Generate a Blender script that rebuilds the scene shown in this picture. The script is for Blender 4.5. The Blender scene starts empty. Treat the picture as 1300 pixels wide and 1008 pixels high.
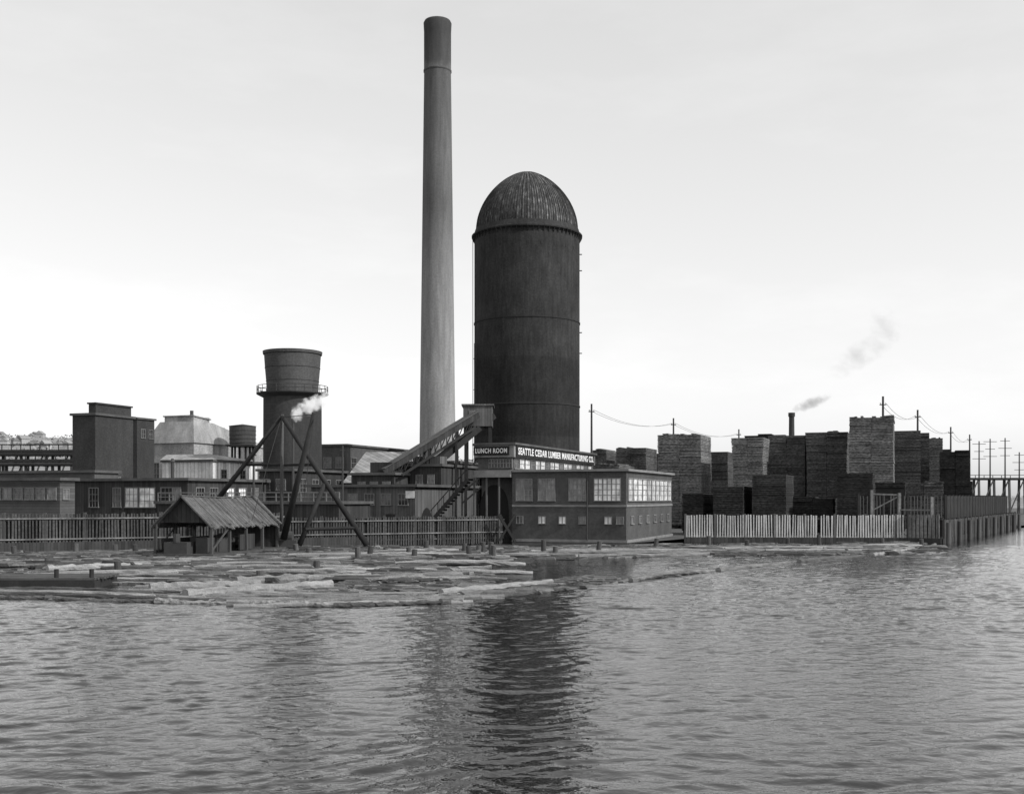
import bpy, math, random
import numpy as np
from mathutils import Vector, Matrix, noise as mnoise
random.seed(7)
R=random.Random(11)
F=1400.0; H=4.5; HY=632.0; G=0.3
def X(px,d): return (px-650.0)/F*d
def Z(py,d): return H+(HY-py)/F*d
scene=bpy.context.scene
COL=scene.collection

# ---------------------------------------------------------------- materials
def nt(m):
    m.use_nodes=True
    t=m.node_tree
    b=[n for n in t.nodes if n.type=='BSDF_PRINCIPLED'][0]
    return t,b
def N(t,typ,**k):
    n=t.nodes.new(typ)
    for a,v in k.items(): setattr(n,a,v)
    return n
def math_(t,op,a,b=None,c=None,clamp=False):
    n=t.nodes.new('ShaderNodeMath'); n.operation=op; n.use_clamp=clamp
    for i,v in enumerate((a,b,c)):
        if v is None: continue
        if isinstance(v,(int,float)): n.inputs[i].default_value=v
        else: t.links.new(v,n.inputs[i])
    return n.outputs[0]
def ramp(t,fac,stops):
    r=t.nodes.new('ShaderNodeValToRGB')
    e=r.color_ramp.elements
    while len(e)<len(stops): e.new(0.5)
    for i,(p,v) in enumerate(stops):
        e[i].position=p; e[i].color=(v,v,v,1)
    t.links.new(fac,r.inputs[0]); return r.outputs[0]
def noise(t,vec,scale,detail=4,rough=0.6):
    n=t.nodes.new('ShaderNodeTexNoise'); n.inputs['Scale'].default_value=scale
    n.inputs['Detail'].default_value=detail; n.inputs['Roughness'].default_value=rough
    t.links.new(vec,n.inputs['Vector']); return n.outputs['Fac']
def mapping(t,vec,sc):
    n=t.nodes.new('ShaderNodeMapping'); n.inputs['Scale'].default_value=sc
    t.links.new(vec,n.inputs['Vector']); return n.outputs[0]
def bump(t,b,h,st,dist):
    n=t.nodes.new('ShaderNodeBump'); n.inputs['Strength'].default_value=st; n.inputs['Distance'].default_value=dist
    t.links.new(h,n.inputs['Height']); t.links.new(n.outputs[0],b.inputs['Normal'])
MATS={}
def plain(name,base,var=0.35,scale=(1,1,1),nscale=1.5,rough=0.85,bmp=0.0,rnd=0.0,brick=None,planks=None,fine=0.25):
    if name in MATS: return MATS[name]
    if base<.15: base*=.75
    m=bpy.data.materials.new(name); t,b=nt(m)
    b.inputs['Roughness'].default_value=rough
    b.inputs['Specular IOR Level'].default_value=0.2
    tc=N(t,'ShaderNodeTexCoord'); v=tc.outputs['Object']
    mv=mapping(t,v,scale)
    n1=noise(t,mv,nscale,5,0.65)
    n2=noise(t,v,nscale*9,3,0.6)
    f=math_(t,'MULTIPLY_ADD',math_(t,'SUBTRACT',n1,0.5),2.6*var,1.0)
    f=math_(t,'MULTIPLY',f,math_(t,'MULTIPLY_ADD',math_(t,'SUBTRACT',n2,0.5),2*fine,1.0))
    hgt=n2
    sep=N(t,'ShaderNodeSeparateXYZ'); t.links.new(v,sep.inputs[0])
    xy=math_(t,'ADD',sep.outputs[0],sep.outputs[1])
    if brick:
        cb=N(t,'ShaderNodeCombineXYZ'); t.links.new(xy,cb.inputs[0]); t.links.new(sep.outputs[2],cb.inputs[1])
        bt=N(t,'ShaderNodeTexBrick'); t.links.new(cb.outputs[0],bt.inputs['Vector'])
        bt.inputs['Scale'].default_value=brick
        bt.inputs['Color1'].default_value=(1,1,1,1); bt.inputs['Color2'].default_value=(.72,.72,.72,1); bt.inputs['Mortar'].default_value=(.55,.55,.55,1)
        bt.inputs['Mortar Size'].default_value=0.03
        bw=N(t,'ShaderNodeRGBToBW'); t.links.new(bt.outputs['Color'],bw.inputs[0])
        f=math_(t,'MULTIPLY',f,bw.outputs[0])
    if planks:
        ax,w=planks
        src={'v':xy,'y':sep.outputs[1]}.get(ax,sep.outputs[2])
        q=math_(t,'DIVIDE',src,w)
        fl=math_(t,'FLOOR',q); fr=math_(t,'FRACT',q)
        wn=N(t,'ShaderNodeTexWhiteNoise'); wn.noise_dimensions='1D'; t.links.new(fl,wn.inputs['W'])
        f=math_(t,'MULTIPLY',f,math_(t,'MULTIPLY_ADD',wn.outputs['Value'],0.5,0.75))
        gap=math_(t,'LESS_THAN',fr,0.12)
        f=math_(t,'MULTIPLY',f,math_(t,'MULTIPLY_ADD',gap,-0.5,1.0))
    if rnd:
        oi=N(t,'ShaderNodeObjectInfo')
        f=math_(t,'MULTIPLY',f,math_(t,'MULTIPLY_ADD',math_(t,'SUBTRACT',oi.outputs['Random'],0.5),2*rnd,1.0))
    f=math_(t,'MAXIMUM',math_(t,'MULTIPLY',f,base),0.004)
    cb=N(t,'ShaderNodeCombineColor')
    for i in range(3): t.links.new(f,cb.inputs[i])
    t.links.new(cb.outputs[0],b.inputs['Base Color'])
    if bmp: bump(t,b,hgt,0.6,bmp)
    MATS[name]=m; return m

M_brick=plain('dark_brick',0.075,0.5,(1,1,.35),0.35,0.9,0.02,brick=2.2)
M_brickmid=plain('grey_brick',0.13,0.45,(1,1,.4),0.4,0.9,0.02,brick=2.2)
M_pale=plain('pale_brick',0.38,0.7,(1,1,.5),0.5,0.9,0.02,brick=1.6,fine=.4)
M_pale2=plain('weathered_concrete',0.27,0.7,(1,1,.3),0.4,0.9,0.02,fine=.4)
M_bright=plain('limewashed_wall',0.60,0.6,(1,1,.4),0.6,0.9,0.01,planks=('v',0.6),fine=.4)
M_office=plain('office_brick',0.125,0.45,(1,1,.5),0.5,0.85,0.01,brick=2.6)
M_trim=plain('trim_boards',0.18,0.4,(1,1,1),1.0,0.8)
M_dark=plain('dark_timber',0.036,0.5,(1,1,.5),1.0,0.9,0.02)
M_timber=plain('weathered_timber',0.10,0.5,(1,1,.3),1.5,0.9,0.02,rnd=.25)
M_plank=plain('vertical_planks',0.13,0.5,(1,1,.3),0.8,0.9,0.01,planks=('v',0.35))
M_plankd=plain('dark_vertical_planks',0.060,0.6,(1,1,.3),0.8,0.9,0.01,planks=('v',0.35))
M_hplank=plain('clapboard',0.11,0.35,(1,1,1),0.8,0.9,0.01,planks=('h',0.3))
M_roof=plain('tar_roof',0.11,0.6,(1,1,1),0.5,0.9,0.02)
M_paleroof=plain('pale_sheet_roof',0.24,0.6,(1,1,1),0.6,0.8,0.02,planks=('v',0.9))
M_shingle=plain('weathered_board_roof',0.14,0.9,(.8,.8,.8),0.9,0.95,0.04,planks=('y',0.16),fine=.8)
M_white=plain('white_paint',0.62,0.25,(1,1,.5),2.0,0.7,rnd=.1)
M_picket=plain('weathered_white_pickets',0.42,0.7,(1,1,.4),1.3,0.8)
M_picket2=plain('dark_fence_boards',0.08,1.1,(1,1,.3),0.5,0.9,fine=.8)
M_picket3=plain('grey_fence_boards',0.15,1.0,(1,1,.3),0.5,0.9,fine=.8)
M_steel=plain('dull_steel',0.07,0.3,(1,1,1),1.0,0.6)
M_signarchblk=plain('sign_and_arch_shade_black',0.025,0.2)  # sign boards, and the painted shade inside arched openings
M_pole=plain('pole_wood',0.07,0.3,(1,1,.2),2.0,0.9)
M_wire=plain('wire',0.05,0.1)
M_bark=plain('bark_mat',0.10,0.9,(1,1,1),1.2,0.95,0.03,rnd=.3)
M_log=plain('wet_log_bark',0.15,1.0,(.5,3,3),1.3,0.85,0.06,rnd=.6,fine=.6)
M_logp=plain('peeled_log',0.20,0.8,(.35,3,3),1.2,0.85,0.05,rnd=.35,fine=.5)
M_logend=plain('cut_log_end',0.24,0.5,(3,3,3),2.0,0.85,rnd=.3)
M_house=plain('house_wall',0.36,0.3,rnd=.4)  # house colours lightened to paint in distance haze
M_houseroof=plain('house_roof',0.20,0.3,rnd=.3)
M_ground=plain('yard_dirt',0.12,0.5,(1,1,1),0.08,0.95,0.02)
M_hill=plain('hill_scrub',0.22,0.4,(1,1,1),0.02,1.0)  # distance haze is put into this lightened base colour
M_leaf=plain('foliage',0.17,0.4,(1,1,1),0.2,1.0)  # far trees lightened in colour to stand in for haze

def glass(name,base,rough):
    m=bpy.data.materials.new(name); t,b=nt(m)
    tc=N(t,'ShaderNodeTexCoord'); n=noise(t,tc.outputs['Object'],0.9,2)
    oi=N(t,'ShaderNodeObjectInfo')
    f=math_(t,'MULTIPLY',ramp(t,n,[(.35,base*.55),(.65,base*1.25)]),math_(t,'MULTIPLY_ADD',oi.outputs['Random'],.6,.7))
    t.links.new(f,b.inputs['Base Color']); b.inputs['Roughness'].default_value=rough
    return m
M_glass=glass('dark_window_glass',0.03,0.12)
M_glassm=glass('dusty_window_glass',0.16,0.25)
M_glassw=glass('white_window_glass',0.80,0.3)  # nearly white base colour for the palest panes

def lumber(name,base):
    m=bpy.data.materials.new(name); t,b=nt(m)
    tc=N(t,'ShaderNodeTexCoord'); v=tc.outputs['Object']
    sep=N(t,'ShaderNodeSeparateXYZ'); t.links.new(v,sep.inputs[0])
    oi=N(t,'ShaderNodeObjectInfo')
    z=sep.outputs[2]
    fl=math_(t,'FLOOR',math_(t,'DIVIDE',z,0.11))
    wn=N(t,'ShaderNodeTexWhiteNoise'); wn.noise_dimensions='2D'
    cb=N(t,'ShaderNodeCombineXYZ'); t.links.new(fl,cb.inputs[0]); t.links.new(oi.outputs['Random'],cb.inputs[1])
    t.links.new(cb.outputs[0],wn.inputs['Vector'])
    xy=math_(t,'ADD',sep.outputs[0],sep.outputs[1])
    cb2=N(t,'ShaderNodeCombineXYZ'); t.links.new(math_(t,'MULTIPLY',xy,3.0),cb2.inputs[0]); t.links.new(math_(t,'MULTIPLY',z,6.0),cb2.inputs[1]); t.links.new(math_(t,'MULTIPLY',oi.outputs['Random'],30.0),cb2.inputs[2])
    n=noise(t,cb2.outputs[0],1.0,3)
    n2=noise(t,v,0.35,3)
    f=math_(t,'MULTIPLY_ADD',wn.outputs['Value'],0.5,0.75)
    f=math_(t,'MULTIPLY',f,math_(t,'MULTIPLY_ADD',math_(t,'SUBTRACT',n,.5),3.0,1.0))
    f=math_(t,'MULTIPLY',f,math_(t,'MULTIPLY_ADD',math_(t,'SUBTRACT',n2,.5),1.8,1.0))
    f=math_(t,'MULTIPLY',f,math_(t,'MULTIPLY_ADD',oi.outputs['Random'],.5,.75))
    f=math_(t,'MAXIMUM',math_(t,'MULTIPLY',f,base),.006)
    t.links.new(f,b.inputs['Base Color']); b.inputs['Roughness'].default_value=.9; b.inputs['Specular IOR Level'].default_value=.1
    return m
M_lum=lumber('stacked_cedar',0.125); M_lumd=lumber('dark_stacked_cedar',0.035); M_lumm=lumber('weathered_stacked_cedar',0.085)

def silo_mat():
    m=bpy.data.materials.new('sooty_silo_brick'); t,b=nt(m)
    tc=N(t,'ShaderNodeTexCoord'); v=tc.outputs['Object']
    sep=N(t,'ShaderNodeSeparateXYZ'); t.links.new(v,sep.inputs[0])
    a=math_(t,'MULTIPLY',math_(t,'ARCTAN2',sep.outputs[1],sep.outputs[0]),7.1)
    cb=N(t,'ShaderNodeCombineXYZ'); t.links.new(a,cb.inputs[0]); t.links.new(math_(t,'MULTIPLY',sep.outputs[2],.12),cb.inputs[1])
    n1=noise(t,cb.outputs[0],2.4,5,.7)
    n2=noise(t,v,.22,4); n3=noise(t,v,6,3)
    cbb=N(t,'ShaderNodeCombineXYZ'); t.links.new(a,cbb.inputs[0]); t.links.new(sep.outputs[2],cbb.inputs[1])
    bt=N(t,'ShaderNodeTexBrick'); t.links.new(cbb.outputs[0],bt.inputs['Vector']); bt.inputs['Scale'].default_value=1.6
    bt.inputs['Color1'].default_value=(1,1,1,1); bt.inputs['Color2'].default_value=(.8,.8,.8,1); bt.inputs['Mortar'].default_value=(.65,.65,.65,1)
    bw=N(t,'ShaderNodeRGBToBW'); t.links.new(bt.outputs['Color'],bw.inputs[0])
    f=math_(t,'MULTIPLY_ADD',math_(t,'SUBTRACT',n1,.5),1.6,1.0)
    f=math_(t,'MULTIPLY',f,math_(t,'MULTIPLY_ADD',math_(t,'SUBTRACT',n2,.5),1.5,1.0))
    f=math_(t,'MULTIPLY',f,math_(t,'MULTIPLY_ADD',math_(t,'SUBTRACT',n3,.5),1.0,1.0))
    f=math_(t,'MULTIPLY',f,bw.outputs[0])
    f=math_(t,'MULTIPLY',f,ramp(t,math_(t,'DIVIDE',sep.outputs[2],45),[(0,1.0),(.27,.95),(.275,.75),(.5,.8),(.505,1.0),(.85,1.1)]))
    f=math_(t,'MAXIMUM',math_(t,'MULTIPLY',f,.038),.006)
    t.links.new(f,b.inputs['Base Color']); b.inputs['Roughness'].default_value=.9; b.inputs['Specular IOR Level'].default_value=.1
    bump(t,b,n3,.5,.03)
    return m
M_silo=silo_mat()
def dome_mat():
    m=bpy.data.materials.new('weathered_dome_boards'); t,b=nt(m)
    tc=N(t,'ShaderNodeTexCoord'); v=tc.outputs['Object']
    sep=N(t,'ShaderNodeSeparateXYZ'); t.links.new(v,sep.inputs[0])
    th=math_(t,'ARCTAN2',sep.outputs[1],sep.outputs[0])
    a=math_(t,'MULTIPLY',th,7.1)
    cb=N(t,'ShaderNodeCombineXYZ'); t.links.new(a,cb.inputs[0]); t.links.new(math_(t,'MULTIPLY',sep.outputs[2],.4),cb.inputs[1])
    n1=noise(t,cb.outputs[0],2.6,6,.75); n2=noise(t,v,.35,4)
    st=math_(t,'FLOOR',math_(t,'MULTIPLY',th,200/(2*math.pi)))
    wn=N(t,'ShaderNodeTexWhiteNoise'); wn.noise_dimensions='1D'; t.links.new(st,wn.inputs['W'])
    f=math_(t,'MULTIPLY',ramp(t,n1,[(.36,.04),(.52,.07),(.66,.21)]),math_(t,'MULTIPLY_ADD',n2,1.6,.2))
    f=math_(t,'MULTIPLY',f,math_(t,'MULTIPLY_ADD',wn.outputs['Value'],.8,.6))
    t.links.new(f,b.inputs['Base Color']); b.inputs['Roughness'].default_value=1; b.inputs['Specular IOR Level'].default_value=.0
    return m
M_dome=dome_mat()
CD=182.0; CS=CD/160
def chim_mat():
    m=bpy.data.materials.new('stained_chimney_concrete'); t,b=nt(m)
    tc=N(t,'ShaderNodeTexCoord'); v=tc.outputs['Object']
    sep=N(t,'ShaderNodeSeparateXYZ'); t.links.new(v,sep.inputs[0])
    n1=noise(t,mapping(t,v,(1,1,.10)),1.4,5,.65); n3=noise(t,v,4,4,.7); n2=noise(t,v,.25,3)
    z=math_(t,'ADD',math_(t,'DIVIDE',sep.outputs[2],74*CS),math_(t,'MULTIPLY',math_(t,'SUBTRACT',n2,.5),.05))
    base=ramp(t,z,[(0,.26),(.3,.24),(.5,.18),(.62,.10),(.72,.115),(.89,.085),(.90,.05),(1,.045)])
    f=math_(t,'MULTIPLY',base,math_(t,'MULTIPLY_ADD',math_(t,'SUBTRACT',n1,.5),1.1,1.0))
    f=math_(t,'MULTIPLY',f,math_(t,'MULTIPLY_ADD',math_(t,'SUBTRACT',n3,.5),.9,1.0))
    t.links.new(f,b.inputs['Base Color']); b.inputs['Roughness'].default_value=.9; b.inputs['Specular IOR Level'].default_value=.2
    return m
M_chim=chim_mat()

# ---------------------------------------------------------------- mesh builder
class MB:
    def __init__(s): s.v=[]; s.f=[]; s.m=[]
    def add(s,vs,fs,m=0):
        o=len(s.v); s.v+=[tuple(p) for p in vs]; s.f+=[tuple(i+o for i in f) for f in fs]; s.m+=[m]*len(fs)
    def box(s,x0,x1,y0,y1,z0,z1,m=0):
        s.add([(x0,y0,z0),(x1,y0,z0),(x1,y1,z0),(x0,y1,z0),(x0,y0,z1),(x1,y0,z1),(x1,y1,z1),(x0,y1,z1)],
              [(0,3,2,1),(4,5,6,7),(0,1,5,4),(1,2,6,5),(2,3,7,6),(3,0,4,7)],m)
    def beam(s,a,b,w,h=None,m=0):
        h=h or w; a=Vector(a); b=Vector(b); d=(b-a)
        if d.length<1e-6: return
        d.normalize(); up=Vector((0,0,1)) if abs(d.z)<.98 else Vector((0,1,0))
        sx=d.cross(up).normalized()*w/2; sy=sx.cross(d).normalized()*h/2
        vs=[]
        for p in (a,b):
            vs+=[p-sx-sy,p+sx-sy,p+sx+sy,p-sx+sy]
        s.add(vs,[(0,1,2,3),(7,6,5,4),(0,4,5,1),(1,5,6,2),(2,6,7,3),(3,7,4,0)],m)
    def cyl(s,a,b,r0,r1=None,n=12,m=0,capm=None):
        r1=r0 if r1 is None else r1; a=Vector(a); b=Vector(b); d=(b-a).normalized()
        up=Vector((0,0,1)) if abs(d.z)<.98 else Vector((0,1,0))
        sx=d.cross(up).normalized(); sy=sx.cross(d)
        vs=[]
        for p,r in((a,r0),(b,r1)):
            for i in range(n):
                t=2*math.pi*i/n; vs.append(p+sx*math.cos(t)*r+sy*math.sin(t)*r)
        s.add(vs,[(i,(i+1)%n,n+(i+1)%n,n+i) for i in range(n)],m)
        o=len(s.v)-2*n; cm=m if capm is None else capm
        s.f+=[tuple(o+i for i in range(n))[::-1],tuple(o+n+i for i in range(n))]; s.m+=[cm,cm]
    def lathe(s,prof,n=48,m=0,closetop=True):
        vs=[];k=len(prof)
        for r,z in prof:
            for i in range(n):
                t=2*math.pi*i/n; vs.append((r*math.cos(t),r*math.sin(t),z))
        fs=[]
        for j in range(k-1):
            for i in range(n):
                fs.append((j*n+i,j*n+(i+1)%n,(j+1)*n+(i+1)%n,(j+1)*n+i))
        if closetop: fs.append(tuple((k-1)*n+i for i in range(n)))
        s.add(vs,fs,m)
    def prism(s,pts,z0,z1,m=0):
        n=len(pts)
        s.add([(x,y,z0) for x,y in pts]+[(x,y,z1) for x,y in pts],
              [tuple(range(n))[::-1],tuple(range(n,2*n))]+[(i,(i+1)%n,n+(i+1)%n,n+i) for i in range(n)],m)
    def make(s,name,mats,parent=None,loc=(0,0,0),rot=0.0,smooth=False):
        me=bpy.data.meshes.new(name); me.from_pydata(s.v,[],s.f)
        for mt in (mats if isinstance(mats,(list,tuple)) else [mats]): me.materials.append(mt)
        me.polygons.foreach_set('material_index',s.m)
        if smooth:
            for p in me.polygons:
                p.use_smooth=len(p.vertices)==4
        me.update()
        return mkobj(name,me,parent,loc,rot)
def mkobj(name,data,parent=None,loc=(0,0,0),rot=0.0):
    o=bpy.data.objects.new(name,data); COL.objects.link(o)
    o.location=loc; o.rotation_euler=(0,0,rot) if isinstance(rot,(int,float)) else rot
    if parent: o.parent=parent
    return o
def tag(o,label,cat,group=None):
    o['label']=label; o['category']=cat
    if group: o['group']=group
    return o
def empty(name,loc,rot,label,cat,group=None):
    o=mkobj(name,None,None,loc,rot); o.empty_display_size=1
    return tag(o,label,cat,group)
YAW=-math.atan2(7,19)
U=Vector((math.cos(YAW),math.sin(YAW))); V=Vector((-math.sin(YAW),math.cos(YAW)))
def frame(px,d,xl,xr):
    cx,cy=X(px,d),d; kl=(xl-650)/F; kr=(xr-650)/F
    w=(cx-kl*cy)/(U.x-kl*U.y); l=(kr*cy-cx)/(V.x-kr*V.y)
    return (cx,cy),w,l
def fm(face,s,t,o):
    return (s,-o,t) if face=='f' else (o,s,t)
def fbox(mb,face,s0,s1,t0,t1,o0,o1,m=0):
    if face=='f': mb.box(s0,s1,-o1,-o0,t0,t1,m)
    else: mb.box(o0,o1,s0,s1,t0,t1,m)
def window(parent,face,s0,s1,t0,t1,nx=2,ny=2,g=None,off=0.0):
    g=g or M_glass
    def sh(mb,*a): fbox(mb,face,*a)
    gl=MB(); fr=MB()
    sh(gl,s0,s1,t0,t1,off-.05,off+.02)
    b=min(.09,(s1-s0)*.08)
    sh(fr,s0-b,s1+b,t1,t1+b,off-.05,off+.09); sh(fr,s0-b*1.6,s1+b*1.6,t0-b,t0,off-.05,off+.14)
    sh(fr,s0-b,s0,t0,t1,off-.05,off+.085); sh(fr,s1,s1+b,t0,t1,off-.05,off+.085)
    for i in range(1,nx):
        c=s0+(s1-s0)*i/nx; wd=.05 if i*2!=nx else .08; sh(fr,c-wd/2,c+wd/2,t0,t1,off+.01,off+.06)
    for j in range(1,ny):
        c=t0+(t1-t0)*j/ny; sh(fr,s0,s1,c-.025,c+.025,off+.01,off+.055)
    w=gl.make('window',g,parent); fo=fr.make('frame',M_trim,w)
    return w
def block(name,px,d,xl,xr,ytop,mat,label,cat='building',cornice=.25,roofmat=None,z0=G):
    (cx,cy),w,l=frame(px,d,xl,xr); h=Z(ytop,d)-z0
    e=empty(name,(cx,cy,z0),YAW,label,cat)
    m=MB(); m.box(-w,0,0,l,-.4,h); m.make('wall',mat,e)
    if cornice:
        r=MB(); r.box(-w-cornice,cornice,-cornice,l+cornice,h,h+.3); r.make('roof',roofmat or M_roof,e)
    return e,w,l,h

# ---------------------------------------------------------------- water
FP=[(-80,50),(0,49.5),(200,47.5),(420,45.5),(560,47),(700,53),(800,60)]
def front(px):
    for (a,b),(c,d_) in zip(FP[:-1],FP[1:]):
        if px<=c: return b+(d_-b)*(px-a)/(c-a)
    return 60
def water():
    m=bpy.data.materials.new('rippled_water'); t,b=nt(m)
    b.inputs['Base Color'].default_value=(.010,.010,.010,1); b.inputs['Roughness'].default_value=.015
    b.inputs['IOR'].default_value=1.6; b.inputs['Specular IOR Level'].default_value=.5
    tc=N(t,'ShaderNodeTexCoord'); v=tc.outputs['Object']
    n2=noise(t,mapping(t,v,(.8,1.2,1)),5.0,3,.6)
    bump(t,b,math_(t,'MULTIPLY',n2,.018),1.0,1.0)
    nr,nc=1500,800
    y0_,y1_=12.0,320.0
    d=y0_*np.exp(np.linspace(0,math.log(y1_/y0_),nr)); k=np.linspace(-.60,.60,nc)
    D,K=np.meshgrid(d,k,indexing='ij'); Xg=D*K; Yg=D
    rs=np.random.RandomState(5); h=np.zeros_like(D)
    wx=.25*np.sin(Xg*.61+Yg*.43)+.3*np.sin(Yg*.71-Xg*.37+1.3); wy=.25*np.sin(Xg*.67-Yg*.49+.7)+.2*np.sin(Yg*.91+Xg*.57)
    gust=.95+.4*np.sin(Xg*.08+.8*np.sin(Yg*.07))*np.sin(Yg*.13+1+.6*np.sin(Xg*.1))
    sp=np.maximum(np.gradient(d)[:,None],D*1.2/nc)
    for i in range(90):
        lam=.30*(1.6/.30)**(rs.rand()**.9); th=rs.normal(1.68,.50); kk=2*math.pi/lam
        a=.0023*lam**1.0*rs.uniform(.5,1.5)
        fade=np.clip((lam/sp-2.0)/2.0,0,1)
        ph=kk*((Xg+wx)*math.cos(th)+(Yg+wy)*math.sin(th))+rs.rand()*6.28
        h+=a*fade*(np.sin(ph)+.35*np.sin(2*ph+1.5))
    PX=K*F+650; fy=np.interp(PX,[p[0] for p in FP]+[810,1200],[p[1] for p in FP]+[82,104])
    damp=1-.75*np.clip((Yg-fy)/2.0,0,1)
    h*=gust*np.clip((310-Yg)/200,0,1)*damp
    verts=np.stack([Xg,Yg,h],-1).reshape(-1,3)
    idx=np.arange(nr*nc).reshape(nr,nc)
    q=np.stack([idx[:-1,:-1],idx[:-1,1:],idx[1:,1:],idx[1:,:-1]],-1).reshape(-1,4)
    nv=len(verts)
    ex=np.array([(-3000,-300,0),(3000,-300,0),(3000,y0_,0),(-3000,y0_,0),(-3000,y1_,0),(3000,y1_,0),(-3000,4000,0),(3000,4000,0)],float)
    c=idx[0,0],idx[0,-1],idx[-1,0],idx[-1,-1]
    verts=np.concatenate([verts,ex])
    q=np.concatenate([q,np.array([(nv,nv+1,nv+2,nv+3),(nv+3,c[0],c[2],nv+4),(c[1],nv+2,nv+5,c[3]),(nv+4,nv+5,nv+7,nv+6)])])
    me=bpy.data.meshes.new('water'); me.vertices.add(len(verts)); me.vertices.foreach_set('co',verts.astype(np.float32).ravel())
    me.loops.add(q.size); me.loops.foreach_set('vertex_index',q.astype(np.int32).ravel())
    me.polygons.add(len(q)); me.polygons.foreach_set('loop_start',np.arange(0,q.size,4,dtype=np.int32)); me.polygons.foreach_set('loop_total',np.full(len(q),4,dtype=np.int32))
    me.polygons.foreach_set('use_smooth',np.ones(len(q),dtype=bool))
    me.update(calc_edges=True); me.materials.append(m)
    o=mkobj('water',me); o['kind']='structure'; tag(o,'rippled grey ship canal water surface','water')
water()
mb=MB()
pts=[(-260,-35),(-40,87),(0.5,108.8),(-0.2,106.6),(11.0,102.6),(17.5,113),(40,111),(42.2,108.8),(75.0,164.5),(700,1000),(3000,3900),(-3000,3900),(-3000,-35)]
mb.add([(x,y,G) for x,y in pts],[tuple(range(len(pts)))])
o=mb.make('ground',M_ground); o['kind']='structure'; tag(o,'bare packed dirt mill yard','ground')
def pathwall(mb,P,z0,z1,th):
    for a,b in zip(P[:-1],P[1:]):
        mb.beam((a[0],a[1],(z0+z1)/2),(b[0],b[1],(z0+z1)/2),th,z1-z0)
for P,zz in (([(-260,-35.2),(-40,86.8),(.4,108.7)],.95),([(17.6,112.8),(40,110.8),(42.3,108.6),(75.1,164.4)],.5)):
    m=MB(); o0=P[0]
    pathwall(m,[(a-o0[0],b-o0[1]) for a,b in P],-1,zz,.35)
    tag(m.make('bulkhead',M_plankd,None,(o0[0],o0[1],0)),'dark tarred timber bulkhead along the water','wall')

# hill
def hillh(x,y):
    a=x/y*F+650
    h=52 if a<100 else (52-(a-100)*.028)
    if a>560: h=max(5,39-(a-560)*.09)
    return h*(.96+.10*mnoise.noise(Vector((x*.006,y*.004,3))))*min(1,max(0,(y-420)/430))
mb=MB(); nx,ny=120,14
for j in range(ny):
    for i in range(nx):
        y=420+j*55; x=(-.65+1.4*i/(nx-1))*y
        mb.v.append((x,y,G+hillh(x,y) if j else G-1))
for j in range(ny-1):
    for i in range(nx-1):
        a=j*nx+i; mb.f.append((a,a+1,a+nx+1,a+nx)); mb.m.append(0)
o=mb.make('hill',M_hill,smooth=True); o['kind']='structure'; tag(o,'hazy wooded residential hillside','hill')
mb=MB()
for k in range(1800):
    y=R.uniform(600,1000); a=R.uniform(-40,1330); x=(a-650)/F*y
    z=G+hillh(x,y); s=R.uniform(1.0,2.4)*(1 if a<700 else .7)
    for q in range(6):
        c=Vector((x+R.gauss(0,s*1.3),y+R.gauss(0,s*.3),z+s*R.uniform(.0,1.2)))
        r=s*R.uniform(.3,.6)
        vs=[c+Vector((R.uniform(-1,1),R.uniform(-1,1),R.uniform(-1,1)))*r for _ in range(4)]
        mb.add(vs,[(0,1,2),(0,2,3),(0,1,3),(1,2,3)])
o=mb.make('hillside_woods',M_leaf); o['kind']='stuff'; tag(o,'scattered distant trees over the hillside','trees')
hm=MB(); hm.box(-4,4,-4,4,0,5); 
rm=MB(); rm.add([(-4.6,-4.6,5),(4.6,-4.6,5),(4.6,4.6,5),(-4.6,4.6,5),(0,-4.6,8.5),(0,4.6,8.5)],[(0,1,4),(2,3,5),(1,2,5,4),(3,0,4,5),(0,3,2,1)])
hme=None
for k in range(34):
    a=[R.uniform(0,95),R.uniform(410,535)][k%2]; y=R.uniform(640,900); x=(a-650)/F*y
    e=empty('hillside_house',(x,y,G+hillh(x,y)-.5),R.uniform(-.6,.6),'small pale gabled house on distant hillside','house','houses on the far hillside')
    if hme is None:
        w=hm.make('wall',M_house,e); r=rm.make('roof',M_houseroof,e); hme=(w,r)
    else:
        for s in hme:
            c=s.copy(); c.parent=e; COL.objects.link(c)
    s=R.uniform(.5,.8); e.scale=(s,s,s)

# ---------------------------------------------------------------- chimney
d=CD; cx=X(555.5,d)
e=empty('smokestack',(cx,d,G),0,'tall tapered concrete smokestack with soot-dark banded top','chimney')
zt=Z(28,d)-G; zb=Z(93,d)-G
def cr(z): return (2.75+(1.86-2.75)*z/zt)*CS
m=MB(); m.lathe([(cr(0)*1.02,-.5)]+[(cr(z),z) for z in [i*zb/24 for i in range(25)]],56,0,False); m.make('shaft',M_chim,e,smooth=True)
m=MB(); m.lathe([(cr(zb)+.02,zb),(cr(zb)+.10,zb+.1),(cr(zb)+.10,zb+.35),(cr(zb)+.02,zb+.4),(cr(zb)+.02,zt-2.1),(cr(zt)+.12,zt-1.9),(cr(zt)+.20,zt-.35),(cr(zt)+.02,zt),(cr(zt)-.5,zt),(cr(zt)-.5,zt-1.5)],56,0,True); m.make('crown',M_chim,e,smooth=True)
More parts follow.
